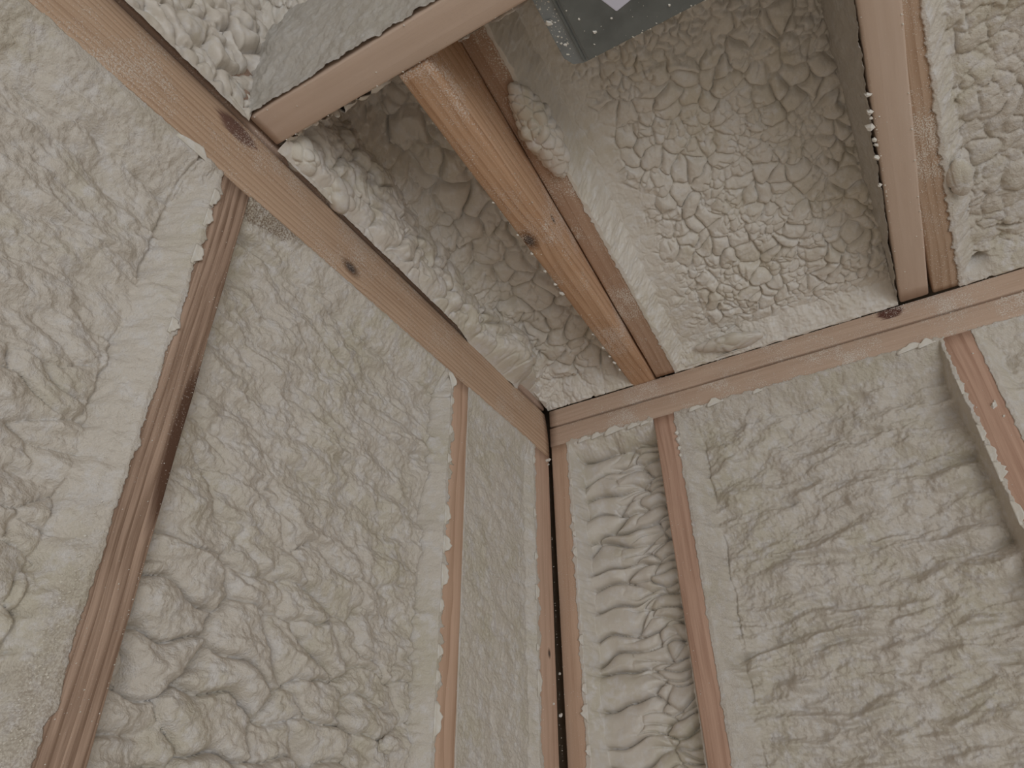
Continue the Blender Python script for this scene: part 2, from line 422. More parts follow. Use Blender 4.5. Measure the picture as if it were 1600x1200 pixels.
m_st_a = wood_mat('stud_wood_weathered', BRN, BRND, ring=0.55, streak=0.85, dust=0.2, ringscale=34, off=(0.0, 0.02, 0.012), rot=0.4,
    stain=[(0.36, 0.040, 0.0, 0.10, 0.010, 0.03, (0.13, 0.07, 0.045))])
m_st_b = wood_mat('stud_wood_striped', (0.58, 0.405, 0.295), (0.36, 0.22, 0.145), ring=0.55, streak=0.35, dust=0.06, ringscale=40, off=(0.0, 0.002, 0.12))
m_st_c = wood_mat('stud_wood_corner', (0.56, 0.395, 0.295), (0.38, 0.24, 0.17), ring=0.3, streak=0.5, dust=0.12, ringscale=22, off=(0.0, 0.05, 0.1), knots=[(0.42, 0.045, 0.0, 0.0042)])
m_st_d = wood_mat('stud_wood_brown', (0.53, 0.37, 0.265), (0.36, 0.22, 0.145), ring=0.3, streak=0.4, dust=0.22, ringscale=18, off=(0.0, 0.08, 0.1))
m_st_e = wood_mat('stud_wood_red', (0.52, 0.345, 0.255), (0.31, 0.175, 0.12), ring=0.35, streak=0.6, dust=0.1, ringscale=18, off=(0.0, 0.06, 0.06))

stud_l1 = vert_stud('wall_stud', 'left', -0.911, -0.866, -0.083, m_st_a, 'dark weathered stud on the left, split grain, between two wide foam bays', 11)
stud_l2 = vert_stud('wall_stud', 'left', -0.386, -0.333, -0.081, m_st_b, 'narrow striped stud with ragged foam teeth along its left edge, left wall', 12, slant=-0.040)
stud_l3 = vert_stud('wall_stud', 'left', -0.078, -0.0065, -0.081, m_st_c, 'left board of the corner post, with a small knot', 13, slant=-0.055)
stud_r0 = vert_stud('wall_stud', 'right', 0.0035, 0.045, -0.0525, m_st_d, 'right board of the corner post, dusty at its top', 14)
stud_r1 = vert_stud('wall_stud', 'right', 0.244, 0.290, -0.0525, m_st_e, 'reddish stud right of the narrow foam bay beside the corner', 15, slant=0.02)
stud_r2 = vert_stud('wall_stud', 'right', 0.784, 0.832, -0.0525, m_st_e, 'reddish-brown stud at the right edge of the picture', 16, slant=0.0)
stud_r3 = vert_stud('wall_stud', 'right', 1.322, 1.366, -0.0525, m_st_d, 'far stud on the right wall beyond the picture edge', 17) if False else None

# ceiling joists (level) and rafters (sloped)
def joist(x0, x1, ya, yb, z, h, mat, label, seed, x0b=None, x1b=None, rr=0.004):
    x0b = x0 if x0b is None else x0b; x1b = x1 if x1b is None else x1b
    topa = min(z + h, Z0 + DK - SL * ya - 0.004); topb = min(z + h, Z0 + DK - SL * yb - 0.004)
    return board('ceiling_joist', [(x0, ya, z), (x1, ya, z), (x1, ya, topa), (x0, ya, topa)], [(x0b, yb, z), (x1b, yb, z), (x1b, yb, topb), (x0b, yb, topb)],
                 mat, label, 'joist', 'ceiling joists', seed=seed, nseg=70, r=rr)
def rafter(x0, x1, ya, yb, mat, label, seed, h=0.155, lift=0.003):
    def ring(y):
        zb = Z0 + lift - SL * y
        return [(x0, y, zb), (x1, y, zb), (x1, y, zb + h), (x0, y, zb + h)]
    return board('roof_rafter', ring(ya), ring(yb), mat, label, 'rafter', 'roof rafters', seed=seed, nseg=80)
m_j_a = wood_mat('joist_wood_orange', ORG, ORGD, ring=0.45, streak=0.6, dust=0.55, ringscale=26, off=(0.0, 0.02, 0.03), rot=0.2, dustpatch=6,
                 dustcol=(0.74, 0.62, 0.53), knots=[(0.59, 0.012, 0.0, 0.011), (0.575, 0.052, 0.035, 0.005)])
m_j_c = wood_mat('joist_wood_pale', (0.56, 0.435, 0.345), (0.47, 0.34, 0.255), ring=0.1, streak=0.3, dust=0.2, ringscale=10, off=(0.0, 0.2, 0.1), dustpatch=4)
m_r_b = wood_mat('rafter_wood_dusty', (0.45, 0.31, 0.22), (0.26, 0.145, 0.085), ring=0.4, streak=0.5, dust=0.5, dustcol=(0.74, 0.67, 0.59), ringscale=20, off=(0.0, 0.05, 0.04), dustpatch=7)
m_r_d = wood_mat('rafter_wood_specked', (0.46, 0.335, 0.24), (0.27, 0.16, 0.09), ring=0.45, streak=0.4, dust=0.55, dustcol=(0.76, 0.70, 0.62), ringscale=26, off=(0.0, 0.03, 0.05), rot=0.5, dustpatch=5)
joist_a = joist(0.206, 0.259, 0.09, -0.846, 0.044, 0.21, m_j_a, 'level orange-brown joist with swirling grain and a knot on its edge', 21, 0.214, 0.264, rr=0.006)
rafter_b = rafter(0.264, 0.309, 0.0, -0.846, m_r_b, 'dusty sloped rafter close beside the orange joist, partly buried in foam', 22)
joist_c = joist(0.747, 0.796, -0.003, -2.4, 0.0455, 0.21, m_j_c, 'smooth pale joist at upper right with white foam chips along its edge', 23, 0.770, 0.819)
rafter_d = rafter(0.8025, 0.847, 0.0, -0.95, m_r_d, 'speckled sloped rafter right of the smooth pale joist', 24, lift=0.0045)
m_hd = wood_mat('header_wood', (0.56, 0.435, 0.345), (0.47, 0.335, 0.25), ring=0.1, streak=0.3, dust=0.12, ringscale=10, off=(0.0, 0.2, 0.1), dustpatch=5)
header = board('ceiling_header', [(0.004, -0.849, 0.040), (0.004, -0.902, 0.040), (0.004, -0.902, 0.30), (0.004, -0.849, 0.30)],
               [(0.755, -0.849, 0.040), (0.755, -0.902, 0.040), (0.755, -0.902, 0.30), (0.755, -0.849, 0.30)], m_hd,
               'pale cross beam at upper left, its side caked in grey foam', 'header', seed=25, nseg=60, r=0.004)
m_g = wood_mat('gable_wood', (0.40, 0.29, 0.225), (0.24, 0.15, 0.11), ring=0.3, streak=0.5, dust=0.4, ringscale=20, knots=[(0.15, 0.03, 0.0, 0.008)])
gable = board('roof_rafter', [(-0.004, -0.012, 0.040), (-0.048, -0.012, 0.040), (-0.048, -0.012, 0.18), (-0.004, -0.012, 0.18)],
              [(-0.004, -2.4, 0.040), (-0.048, -2.4, 0.040), (-0.048, -2.4, 0.58), (-0.004, -2.4, 0.58)], m_g,
              'foam-smeared end rafter lying on the left wall beam, bare near the corner', 'rafter', 'roof rafters', seed=26, nseg=80)

# ------------------------------------------------------------------ foam bays
def axis(a, b, step, fine=None, ends=(0.0, 0.0), coarse_after=None):
    """sorted samples a..b with finer steps in the end zones"""
    out = [a]
    x = a
    while x < b - 1e-9:
        s = step
        if x - a < ends[0] or b - x < ends[1]: s = fine or step
        if coarse_after is not None and x > coarse_after: s = min(0.03, 0.004 + (x - coarse_after) * 0.3)
        x = min(b, x + s); out.append(x)
    return np.array(out)

def rim_k(d, q, e, seed):
    n = e.get('rough', 0.003) * fbm(q / 0.035, d / 0.05, seed, 3) + e.get('rough', 0.003) * 0.35 * fbm(q / 0.007, d / 0.007, seed + 5, 2)
    dd = d + n
    c, w_ = e['coat'], e['w']
    t = np.clip((dd - c) / w_, 0, 1)
    k = 1 - t**e.get('pow', 0.8) * (1 - (1 - t) * 0.25)
    return np.clip(k, 0, 1), dd

def scallop(q, e, seed):
    p = e.get('pitch', 0.03)
    z = q * 0
    ph = q / p + 0.9 * perlin(q / (p * 2.2), z + 1.5, seed + 40) + 0.35 * perlin(q / (p * 0.6), z + 4.5, seed + 41)
    s = 1 - np.abs(np.sin(math.pi * ph))
    a = 0.35 + 0.65 * sstep(-0.3, 0.4, perlin(q / 0.07, z + 8.5, seed + 42))
    jag = 0.25 * fbm(q / 0.006, z + 2.2, seed + 43, 2)
    return e.get('lip', 0.004) * np.clip(e.get('base', 0.25) + (s**1.4) * a + jag, 0, 2)

def foam_bay(name, O, U, V, N, u0, u1, v0, v1, D, field, edges, mat, seed, su=0.0016, sv=0.0016, over=0.016, parent=None, coarse=None, extra=None, coatfield=0.0008, Dfn=None, stain=None, zclip=False):
    """relief over a framed bay. edges: dict side -> profile; sides u0,u1,v0,v1. heights are measured from the face of the framing."""
    ua = axis(u0 - (over if 'u0' in edges else 0), u1 + (over if 'u1' in edges else 0), su, su * 0.55, (0.05 if 'u0' in edges else 0, 0.05 if 'u1' in edges else 0))
    va = axis(v0 - (over if 'v0' in edges else 0), v1 + (over if 'v1' in edges else 0), sv, sv * 0.55, (0.06 if 'v0' in edges else 0, 0.0), coarse)
    u, v = np.meshgrid(ua, va, indexing='ij')
    k = np.zeros_like(u); bury = np.zeros_like(u); groove = np.zeros_like(u)
    for side, e in edges.items():
        if side == 'u0': d = u - u0 - e.get('slope', 0) * v; q = v
        elif side == 'u1': d = u1 - u - e.get('slope', 0) * v; q = v
        elif side == 'v0': d = v - v0; q = u
        else: d = v1 - v; q = u
        ks, dd = rim_k(d, q, e, seed + hash(side) % 1 + ord(side[0]) * 3 + int(side[1]) * 7)
        k = np.maximum(k, ks)
        lip = scallop(q, e, seed + ord(side[0]) + int(side[1]) * 13)
        bury = np.maximum(bury, sstep(0.0, 0.0012, -d - lip))
        if e.get('groove', 0):
            gx = d - e.get('gpos', e['coat'] + e['w']) - 0.004 * fbm(q / 0.06, q * 0 + 3, seed + 77, 3)
            gm = sstep(-0.35, 0.1, perlin(q / 0.09, q * 0 + 6, seed + 78)) if e.get('broken', True) else 1.0
            if e.get('ridges'): groove += e['ridges'] * np.sin(d / 0.0045 + 2.5 * perlin(q / 0.12, d / 0.02, seed + 79)) * sstep(0.002, 0.008, d) * sstep(0.04, 0.03, d)
            groove += e['groove'] * np.exp(-(gx / e.get('gw', 0.0016))**2) * gm
    DD = D if Dfn is None else Dfn(u, v)
    fld = field(u, v)
    fuzz = coatfield * (fbm(u / 0.02, v / 0.02, seed + 61, 2) + 0.9 * fbm(u / 0.0065, v / 0.0065, seed + 62, 3, 0.6))
    h = -DD + (DD + 0.0012) * k + fld * (1 - k)**1.3 + fuzz * (0.3 + 0.7 * np.clip(1.2 - k, 0, 1)) - groove
    if extra is not None: h = h + extra(u, v)
    h = h * (1 - bury) + bury * (-0.009)
    h = np.where(bury > 0.02, np.minimum(h, 0.0016 * (1 - bury) - 0.009 * bury), h)
    O, U, V, N = (np.array(x, float) for x in (O, U, V, N))
    P = O + u[..., None] * U + v[..., None] * V + h[..., None] * N
    if zclip: P[..., 2] = np.minimum(P[..., 2], Z0 + DK - SL * P[..., 1] - 0.004)
    nu, nv = u.shape
    idx = np.arange(nu * nv).reshape(nu, nv)
    flip = np.dot(np.cross(U, V), N) < 0
    a, b, c, d_ = idx[:-1, :-1], idx[1:, :-1], idx[1:, 1:], idx[:-1, 1:]
    F = np.stack([a, d_, c, b] if flip else [a, b, c, d_], -1).reshape(-1, 4)
    at = None
    if stain is not None: at = {'stain': np.repeat(np.clip(stain(u, v), 0, 1).reshape(-1, 1), 3, 1)}
    return mesh_obj(name, P.reshape(-1, 3), F, mat, parent, True, at)

E_HID = dict(coat=-0.004, w=0.010, lip=-0.002, rough=0.001)
GRP = 'spray foam bays'
def wall_foam(wall, a0, a1, ztop, D, field, edges, mat, seed, label, zbot=-2.3, **kw):
    # u runs along the wall (left to right in view), v runs downwards
    if wall == 'left': O, U, N = (0, 0, ztop), (0, 1, 0), (1, 0, 0)
    else: O, U, N = (0, 0, ztop), (1, 0, 0), (0, -1, 0)
    o = foam_bay('spray_foam', O, U, (0, 0, -1), N, a0, a1, 0.0, ztop - zbot, D, field, edges, mat, seed, coarse=0.80, **kw)
    return tag(o, label, 'insulation', GRP)

low_left = lambda u, v: sstep(0.30, 0.70, v + 0.45 * (-0.55 - u) + 0.10 * fbm(u / 0.1, v / 0.1, 77, 2))
foam_l1 = wall_foam('left', -1.60, -0.911, -0.081, 0.036, style_drift(101, 0.085, 0.040, 0.0125, 0.0, 0.0010, lumps=(lambda u, v: 0.75 * sstep(0.15, 0.5, v + 0.1 * fbm(u / 0.1, v / 0.1, 71, 2)), 0.016, 0.075, 0.034)),
    {'u1': dict(coat=0.004, w=0.026, lip=0.007, rough=0.003, pitch=0.085, base=0.15, groove=0.005, gpos=0.034, pow=0.9, ridges=0.0016), 'v0': dict(coat=0.010, w=0.056, lip=0.003, rough=0.006, groove=0.007, pitch=0.04)},
    M_FOAM, 101, 'leftmost wide foam fill on the left wall, left of the dark weathered stud',
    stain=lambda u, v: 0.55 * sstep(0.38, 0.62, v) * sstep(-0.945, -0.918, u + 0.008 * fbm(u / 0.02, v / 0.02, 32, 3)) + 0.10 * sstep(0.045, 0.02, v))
foam_l2 = wall_foam('left', -0.866, -0.386, -0.081, 0.026, style_drift(202, 0.075, 0.034, 0.0105, 0.0, 0.0010, lumps=(low_left, 0.021, 0.088, 0.046), arc=0.012),
    {'u0': E_HID, 'u1': dict(coat=0.006, w=0.016, lip=0.013, rough=0.002, pitch=0.036, base=0.1, slope=0.017, groove=0.006, gpos=0.024, gw=0.0014, broken=False), 'v0': dict(coat=0.004, w=0.046, lip=0.002, rough=0.005, groove=0.005)},
    M_FOAM, 202, 'wide rippled foam fill between the dark weathered stud and the narrow striped stud',
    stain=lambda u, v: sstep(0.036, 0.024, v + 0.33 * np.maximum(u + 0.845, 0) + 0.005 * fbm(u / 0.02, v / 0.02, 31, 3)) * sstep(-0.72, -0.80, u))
foam_l3 = wall_foam('left', -0.333, -0.078, -0.081, 0.010, style_smooth(303, 0.0024, 0.0008, 0.07, 0.045),
    {'u0': dict(coat=0.001, w=0.012, lip=0.0, rough=0.001, slope=-0.017), 'u1': dict(coat=0.004, w=0.018, lip=0.012, rough=0.003, pitch=0.075, base=0.2, slope=0.023, groove=0.002), 'v0': dict(coat=0.004, w=0.040, lip=0.003, rough=0.004)},
    M_FOAM, 303, 'nearly flat smooth foam fill between the striped stud and the corner post')
foam_r1 = wall_foam('right', 0.045, 0.244, -0.0525, 0.040, style_rolls(404),
    {'u0': dict(coat=0.004, w=0.014, lip=0.007, rough=0.003, pitch=0.04, base=0.3), 'u1': dict(coat=-0.004, w=0.006, lip=-0.002, rough=0.001), 'v0': dict(coat=0.003, w=0.030, lip=0.008, rough=0.004, pitch=0.035, base=0.2)},
    M_FOAM_SOFT, 404, 'narrow foam fill of fat glossy rolls beside the corner post, right wall', su=0.0014, sv=0.0014, coatfield=0.00025)
foam_r2 = wall_foam('right', 0.290, 0.784, -0.0525, 0.040, style_drift(505, 0.100, 0.040, 0.0150, -0.10, 0.0012, big=0.006, sag=0.9, ymap=lambda q: 14 * q + 18 * q * np.abs(q)),
    {'u0': dict(coat=0.006, w=0.032, lip=0.004, rough=0.003, pitch=0.04, groove=0.005, gpos=0.042), 'u1': dict(coat=0.004, w=0.010, lip=0.005, rough=0.003), 'v0': dict(coat=0.004, w=0.046, lip=0.005, rough=0.004, groove=0.003)},
    M_FOAM, 505, 'wide rippled foam fill on the right wall between the two reddish studs',
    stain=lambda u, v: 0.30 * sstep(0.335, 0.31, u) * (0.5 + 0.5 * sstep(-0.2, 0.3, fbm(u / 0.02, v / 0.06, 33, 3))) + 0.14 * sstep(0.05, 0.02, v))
foam_r3 = wall_foam('right', 0.832, 1.30, -0.0525, 0.036, style_drift(606, 0.08, 0.036, 0.012, -0.05, 0.0010),
    {'u0': dict(coat=0.006, w=0.028, lip=0.003, rough=0.003), 'v0': dict(coat=0.004, w=0.045, lip=0.004, rough=0.004)},
    M_FOAM, 606, 'sliver of foam fill at the right picture edge beyond the last stud', su=0.002, sv=0.002)

# ceiling bays: u = x, v = distance from the right wall, h measured downwards from the sloped rafter undersides
CV = (0, -1, SL); CN = (0, 0, -1); CO = (0, 0, Z0 + 0.003)
def roof_foam(u0, u1, v0, v1, D, field, edges, mat, seed, label, **kw):
    o = foam_bay('spray_foam', CO, (1, 0, 0), CV, CN, u0, u1, v0, v1, D, field, edges, mat, seed, **kw)
    return tag(o, label, 'insulation', GRP)
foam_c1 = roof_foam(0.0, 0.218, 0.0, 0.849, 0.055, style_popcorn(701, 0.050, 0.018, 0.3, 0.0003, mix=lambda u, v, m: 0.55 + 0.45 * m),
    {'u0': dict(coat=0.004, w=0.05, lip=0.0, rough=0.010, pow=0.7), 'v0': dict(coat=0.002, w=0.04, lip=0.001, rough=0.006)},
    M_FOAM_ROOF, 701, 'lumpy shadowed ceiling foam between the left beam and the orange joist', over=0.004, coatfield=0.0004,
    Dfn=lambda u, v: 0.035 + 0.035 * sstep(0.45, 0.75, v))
def c2_smooth(u, v): return np.clip(sstep(0.42, 0.365, u + 0.03 * fbm(v / 0.05, u / 0.05, 7, 2)) + sstep(0.08, 0.03, v + 0.02 * fbm(u / 0.05, v / 0.05, 8, 2)), 0, 1)
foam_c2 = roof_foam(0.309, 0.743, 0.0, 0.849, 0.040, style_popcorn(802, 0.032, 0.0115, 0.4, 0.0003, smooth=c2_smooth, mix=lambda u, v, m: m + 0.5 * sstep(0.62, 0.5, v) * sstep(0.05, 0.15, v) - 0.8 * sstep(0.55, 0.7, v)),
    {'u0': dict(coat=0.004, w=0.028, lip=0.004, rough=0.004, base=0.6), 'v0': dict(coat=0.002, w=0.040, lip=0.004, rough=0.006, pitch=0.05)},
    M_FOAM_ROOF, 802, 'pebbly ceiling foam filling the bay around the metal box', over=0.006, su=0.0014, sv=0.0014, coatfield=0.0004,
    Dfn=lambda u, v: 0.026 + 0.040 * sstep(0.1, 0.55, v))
foam_c3 = roof_foam(0.847, 1.32, 0.0, 0.95, 0.030, style_popcorn(903, 0.050, 0.007, 0.45, 0.0007, low_amp=0.006),
    {'u0': dict(coat=0.004, w=0.03, lip=0.006, rough=0.004, base=0.3), 'v0': dict(coat=0.002, w=0.045, lip=0.003, rough=0.006)},
    M_FOAM, 903, 'ceiling foam at the upper right corner, right of the speckled rafter', over=0.006, su=0.002, sv=0.002,
    extra=lambda u, v: -0.06 * np.exp(-((u - 0.882 - 0.4 * (v - 0.025)) / 0.012)**2 - ((v - 0.024) / 0.007)**2) - 0.03 * np.exp(-((u - 0.937) / 0.012)**2 - ((v - 0.072 + 0.3 * (u - 0.937)) / 0.0028)**2))
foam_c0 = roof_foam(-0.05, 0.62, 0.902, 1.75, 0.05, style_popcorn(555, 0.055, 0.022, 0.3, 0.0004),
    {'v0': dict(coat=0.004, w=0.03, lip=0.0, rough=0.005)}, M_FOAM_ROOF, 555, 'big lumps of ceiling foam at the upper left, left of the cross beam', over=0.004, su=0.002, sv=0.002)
# coats on the vertical sides of the framing (parts of the foam they belong to)
def side_coat(O, U, V, N, u0, u1, v0, v1, thick, field, mat, seed, parent, edges=None, **kw):
    ed = edges or {'v0': dict(coat=-0.02, w=0.004, lip=0.0)}
    return foam_bay('side_coat', O, U, V, N, u0, u1, v0, v1, -thick, field, {}, mat, seed, parent=parent, zclip=True, **kw)
# gable side, above the left beam, between the corner and the cross beam
def gable_field(u, v):
    c, i = cells(u, v, 0.055, 0.045, 912, 0.5, 1.0)
    c2, i2 = cells(u, v, 0.024, 0.022, 915, 0.8, 0.9)
    top = 0.06 + 0.18 * u
    bulge = 0.016 * np.sin(np.clip(v / top, 0, 1) * math.pi)**0.6 * sstep(0.05, 0.14, u) + 0.034 * np.exp(-((u - 0.20) / 0.06)**2) * sstep(0.0, 0.03, v)
    bare = sstep(0.17, 0.10, u) * sstep(0.035, 0.015, v)
    return (bulge + 0.014 * c * (0.3 + i) + 0.003 * c2 * i2 + 0.003 * fbm(u / 0.03, v / 0.03, 913, 3)) * sstep(-0.004, 0.022, v) * (1 - bare) - 0.022 * bare - 0.012 * sstep(0.12, 0.19, u) * sstep(0.40, 0.30, u) * sstep(0.012, 0.0, v)
side_coat((0, 0, 0.030), (0, -1, 0), (0, 0, 1), (1, 0, 0), 0.02, 0.847, 0.0, 0.26, 0.004, gable_field, M_FOAM_SOFT, 911, foam_c1)
side_coat((0, 0, 0.028), (0, -1, 0), (0, 0, 1), (1, 0, 0), 0.903, 1.75, 0.0, 0.42, 0.008, lambda u, v: style_popcorn(556, 0.055, 0.020, 0.3, 0.0004)(u, v) * sstep(-0.004, 0.03, v), M_FOAM_SOFT, 921, foam_c0, su=0.002, sv=0.002)
# camera side of the cross beam
side_coat((0, -0.902, 0.0405), (1, 0, 0), (0, 0, 1), (0, -1, 0), 0.0, 0.75, 0.0, 0.34, 0.0062, lambda u, v: np.maximum(style_smooth(931, 0.0035, 0.0006, 0.06, 0.07)(u, v), -0.003) + 0.012 * sstep(0.02, 0.12, v) + 0.0015 * fbm(u / 0.012, v / 0.012, 55, 3) * sstep(0.02, 0.0, v), M_FOAM_GREY, 931, foam_c0, su=0.002, sv=0.002)
# left side of the pale joist
side_coat((0.748, 0, 0.0462), (0, -1, 0.0), (0, 0, 1), (-1, 0, 0), 0.0, 0.85, 0.0, 0.26, 0.0055, lambda u, v: np.maximum(style_smooth(941, 0.0025, 0.0005, 0.07, 0.05)(u, v), -0.0025) + 0.010 * sstep(0.02, 0.10, v) - 0.0092 * u, M_FOAM_GREY, 941, foam_c2, su=0.002, sv=0.002)
# far side of the cross beam
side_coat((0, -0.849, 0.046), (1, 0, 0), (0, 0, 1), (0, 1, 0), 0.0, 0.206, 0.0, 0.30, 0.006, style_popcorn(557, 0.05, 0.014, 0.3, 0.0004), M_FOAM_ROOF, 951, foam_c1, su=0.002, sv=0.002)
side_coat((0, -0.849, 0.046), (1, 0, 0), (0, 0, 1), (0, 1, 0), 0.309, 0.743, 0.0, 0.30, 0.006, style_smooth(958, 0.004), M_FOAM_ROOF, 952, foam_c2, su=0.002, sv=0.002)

# ------------------------------------------------------------------ metal box in the ceiling bay
def prism(name, poly, z0, z1, mat, parent=None, smooth=False):
    n = len(poly)
    V = [(x, y, z0) for x, y in poly] + [(x, y, z1) for x, y in poly]
    F = [tuple(range(n))[::-1], tuple(range(n, 2 * n))] + [(i, (i + 1) % n, n + (i + 1) % n, n + i) for i in range(n)]
    o = mesh_obj(name, V, F, mat, parent, smooth)
    import bmesh
    bm = bmesh.new(); bm.from_mesh(o.data); bmesh.ops.recalc_face_normals(bm, faces=bm.faces[:])
    bmesh.ops.bevel(bm, geom=bm.edges[:], offset=0.0007, segments=2, affect='EDGES'); bm.to_mesh(o.data); bm.free()
    return o
def metal_mat(name, col, rough):
    m, nt, p = new_mat(name)
    tc = nd(nt, 'ShaderNodeTexCoord')
    vo = nd(nt, 'ShaderNodeTexVoronoi', i_Scale=70.0); nt.links.new(tc.outputs['Object'], vo.inputs['Vector'])
    n1 = nd(nt, 'ShaderNodeTexNoise', i_Scale=25.0, i_Detail=4.0); nt.links.new(tc.outputs['Object'], n1.inputs['Vector'])
    c = mixc(nt, math_n(nt, 'MULTIPLY', vo.outputs['Color'], 0.35), col, tuple(x * 1.25 for x in col))
    c = mixc(nt, ramp(nt, n1.outputs['Fac'], 0.45, 0.8), c, tuple(x * 0.8 for x in col))
    nt.links.new(c, p.inputs['Base Color'])
    p.inputs['Metallic'].default_value = 0.55; p.inputs['Roughness'].default_value = rough
    return m
M_GALV = metal_mat('galvanised_steel', (0.20, 0.215, 0.21), 0.5)
M_GALV2 = metal_mat('galvanised_flange', (0.30, 0.325, 0.335), 0.42)
M_STICK = plain_mat('sticker_paper', (0.74, 0.74, 0.86), 0.5, 0, 0.02, 30)
BX = 0.0; BZ = 0.056
mbox = empty('metal_box', 'grey galvanised metal box with a white sticker, hanging in the ceiling bay', 'metal box', (0.55, -0.79, BZ + 0.07))
def rel(poly): return [(x - 0.55, y + 0.79) for x, y in poly]
zr = -0.07
prism('body', rel([(0.412, -0.842), (0.412, -0.752), (0.419, -0.738), (0.432, -0.733), (0.715, -0.733), (0.715, -0.842)]), zr + 0.002, zr + 0.10, M_GALV2, mbox)
prism('bottom_panel', rel([(0.4395, -0.840), (0.4395, -0.735), (0.713, -0.735), (0.713, -0.840)]), zr - 0.0015, zr + 0.0025, M_GALV, mbox)
prism('seam', rel([(0.4325, -0.840), (0.4325, -0.7365), (0.4365, -0.7355), (0.4365, -0.840)]), zr - 0.001, zr + 0.0025, M_GALV, mbox)
sx, sy = 0.496, -0.777
d1 = Vector((-0.008, -0.017)).normalized() * 0.055; d2 = Vector((0.0165, -0.0035)).normalized() * 0.04
tag(prism('sticker', rel([(sx, sy), (sx + d2.x, sy + d2.y), (sx + d1.x + d2.x, sy + d1.y + d2.y), (sx + d1.x, sy + d1.y)]), zr - 0.0024, zr - 0.0014, M_STICK, mbox), 'white paper sticker')

# ------------------------------------------------------------------ lumps, chips, shavings and specks
from mathutils import noise as mnoise
def blob(name, c, ax, mat, parent, seed, cell=0.02, amp=0.004, sub=5):
    """a lump of foam: ax = three half axes (vectors)"""
    import bmesh
    bm = bmesh.new(); bmesh.ops.create_icosphere(bm, subdivisions=sub, radius=1.0)
    A = [Vector(a) for a in ax]
    for vtx in bm.verts:
        n = vtx.co.copy()
        p = A[0] * n.x + A[1] * n.y + A[2] * n.z
        q = p / cell + Vector((seed * 3.1, seed, 0))
        d = mnoise.voronoi(q)[0]
        hgt = amp * (min(1.0, (d[1] - d[0]) / 0.6) ** 0.5) + amp * 0.8 * mnoise.noise(q * 0.45)
        vtx.co = p + p.normalized() * hgt
    me = bpy.data.meshes.new(name); bm.to_mesh(me); bm.free()
    me.polygons.foreach_set('use_smooth', np.ones(len(me.polygons), bool)); me.materials.append(mat)
    o = bpy.data.objects.new(name, me); COL.objects.link(o); o.location = c; o.parent = parent
    return o
# rope of foam lying along the rafter beside the orange joist
yb = -0.610
blob('foam_lump', (0.304, yb, Z0 - SL * yb - 0.002), ((0.0, -0.082, 0.014), (0.025, 0, 0), (0, 0, 0.018)), M_FOAM_SOFT, foam_c2, 3, 0.019, 0.009, 6)
# lumps at the joint of the cross beam and the left beam
blob('foam_lump', (0.010, -0.812, 0.052), ((0.0, -0.026, 0.004), (0.018, 0.0, 0), (0, 0, 0.016)), M_CHIP, foam_c1, 5, 0.026, 0.008, 5)
blob('foam_lump', (0.004, -0.735, 0.058), ((0.0, -0.034, 0.004), (0.018, 0.004, 0), (0, 0, 0.022)), M_FOAM_SOFT, foam_c1, 6, 0.028, 0.009, 5)
# fold of foam by the right plate
blob('foam_lump', (0.43, -0.028, 0.058), ((0.060, 0.004, -0.004), (0.0, 0.020, 0), (0, 0, 0.012)), M_FOAM_SOFT, foam_c2, 8, 0.035, 0.008, 5)
# lump beside the speckled rafter
blob('foam_lump', (0.866, -0.235, 0.086), ((0.0, -0.032, 0.006), (0.016, 0.0, 0), (0, 0, 0.012)), M_FOAM, foam_c3, 18, 0.03, 0.005, 5)
# pellet lying on the ripples low in the middle bay
blob('foam_lump', (-0.012, -0.475, -0.690), ((0.0, 0.013, 0.002), (0.010, 0, 0), (0, 0.001, 0.008)), M_FOAM, foam_l2, 9, 0.010, 0.005, 4)

def chip_geo(c, size, nrm, r):
    """irregular flake, 8 corners"""
    n = Vector(nrm).normalized(); t = n.orthogonal().normalized(); b = n.cross(t)
    a0 = r.uniform(0, 6.28); k = 5
    V = []
    for i in range(k):
        a = a0 + i * 2 * math.pi / k + r.uniform(-0.35, 0.35); rr = size * r.uniform(0.6, 1.1)
        V.append(Vector(c) + t * math.cos(a) * rr + b * math.sin(a) * rr * 0.75 - n * size * 0.15)
    for i in range(k):
        p = (V[i] - Vector(c)) * r.uniform(0.45, 0.8) + Vector(c) + n * size * r.uniform(0.35, 0.7); V.append(p)
    F = [tuple(range(k))[::-1], tuple(range(k, 2 * k))] + [(i, (i + 1) % k, k + (i + 1) % k, k + i) for i in range(k)]
    return V, F
def chip(c, size, nrm, parent, seed, name='foam_chip'):
    r = random.Random(seed)
    V, F = chip_geo((0, 0, 0), size, nrm, r)
    o = mesh_obj(name, [tuple(v) for v in V], F, M_CHIP, None, False)
    o.parent = parent; o.location = Vector(c) - parent.location
    return o
def specks(parent, faces, n, smin, smax, seed, name='foam_specks', edge=0.0):
    r = random.Random(seed); VV = []; FF = []
    for _ in range(n):
        O, U, V, N = faces[r.randrange(len(faces))]
        a, b = r.random(), r.random()
        if r.random() < edge: b = 0.03 * r.random() if r.random() < 0.5 else 1 - 0.03 * r.random()
        sz = smin + (smax - smin) * r.random()**3
        c = Vector(O) + Vector(U) * a + Vector(V) * b + Vector(N) * (sz * 0.1) - parent.location
        v, f = chip_geo(c, sz, N, r)
        k = len(VV); VV += [tuple(x) for x in v]; FF += [tuple(i + k for i in q) for q in f]
    o = mesh_obj(name, VV, FF, M_CHIP, parent, False)
    o['kind'] = 'stuff'
    return o
YN = (0, -1, 0); XN = (1, 0, 0); ZN = (0, 0, -1)
specks(plate_up, [((0.02, 0.002, 0.0), (1.0, 0, 0), (0, 0, 0.043), YN)], 420, 0.0006, 0.0015, 1, edge=0.35)
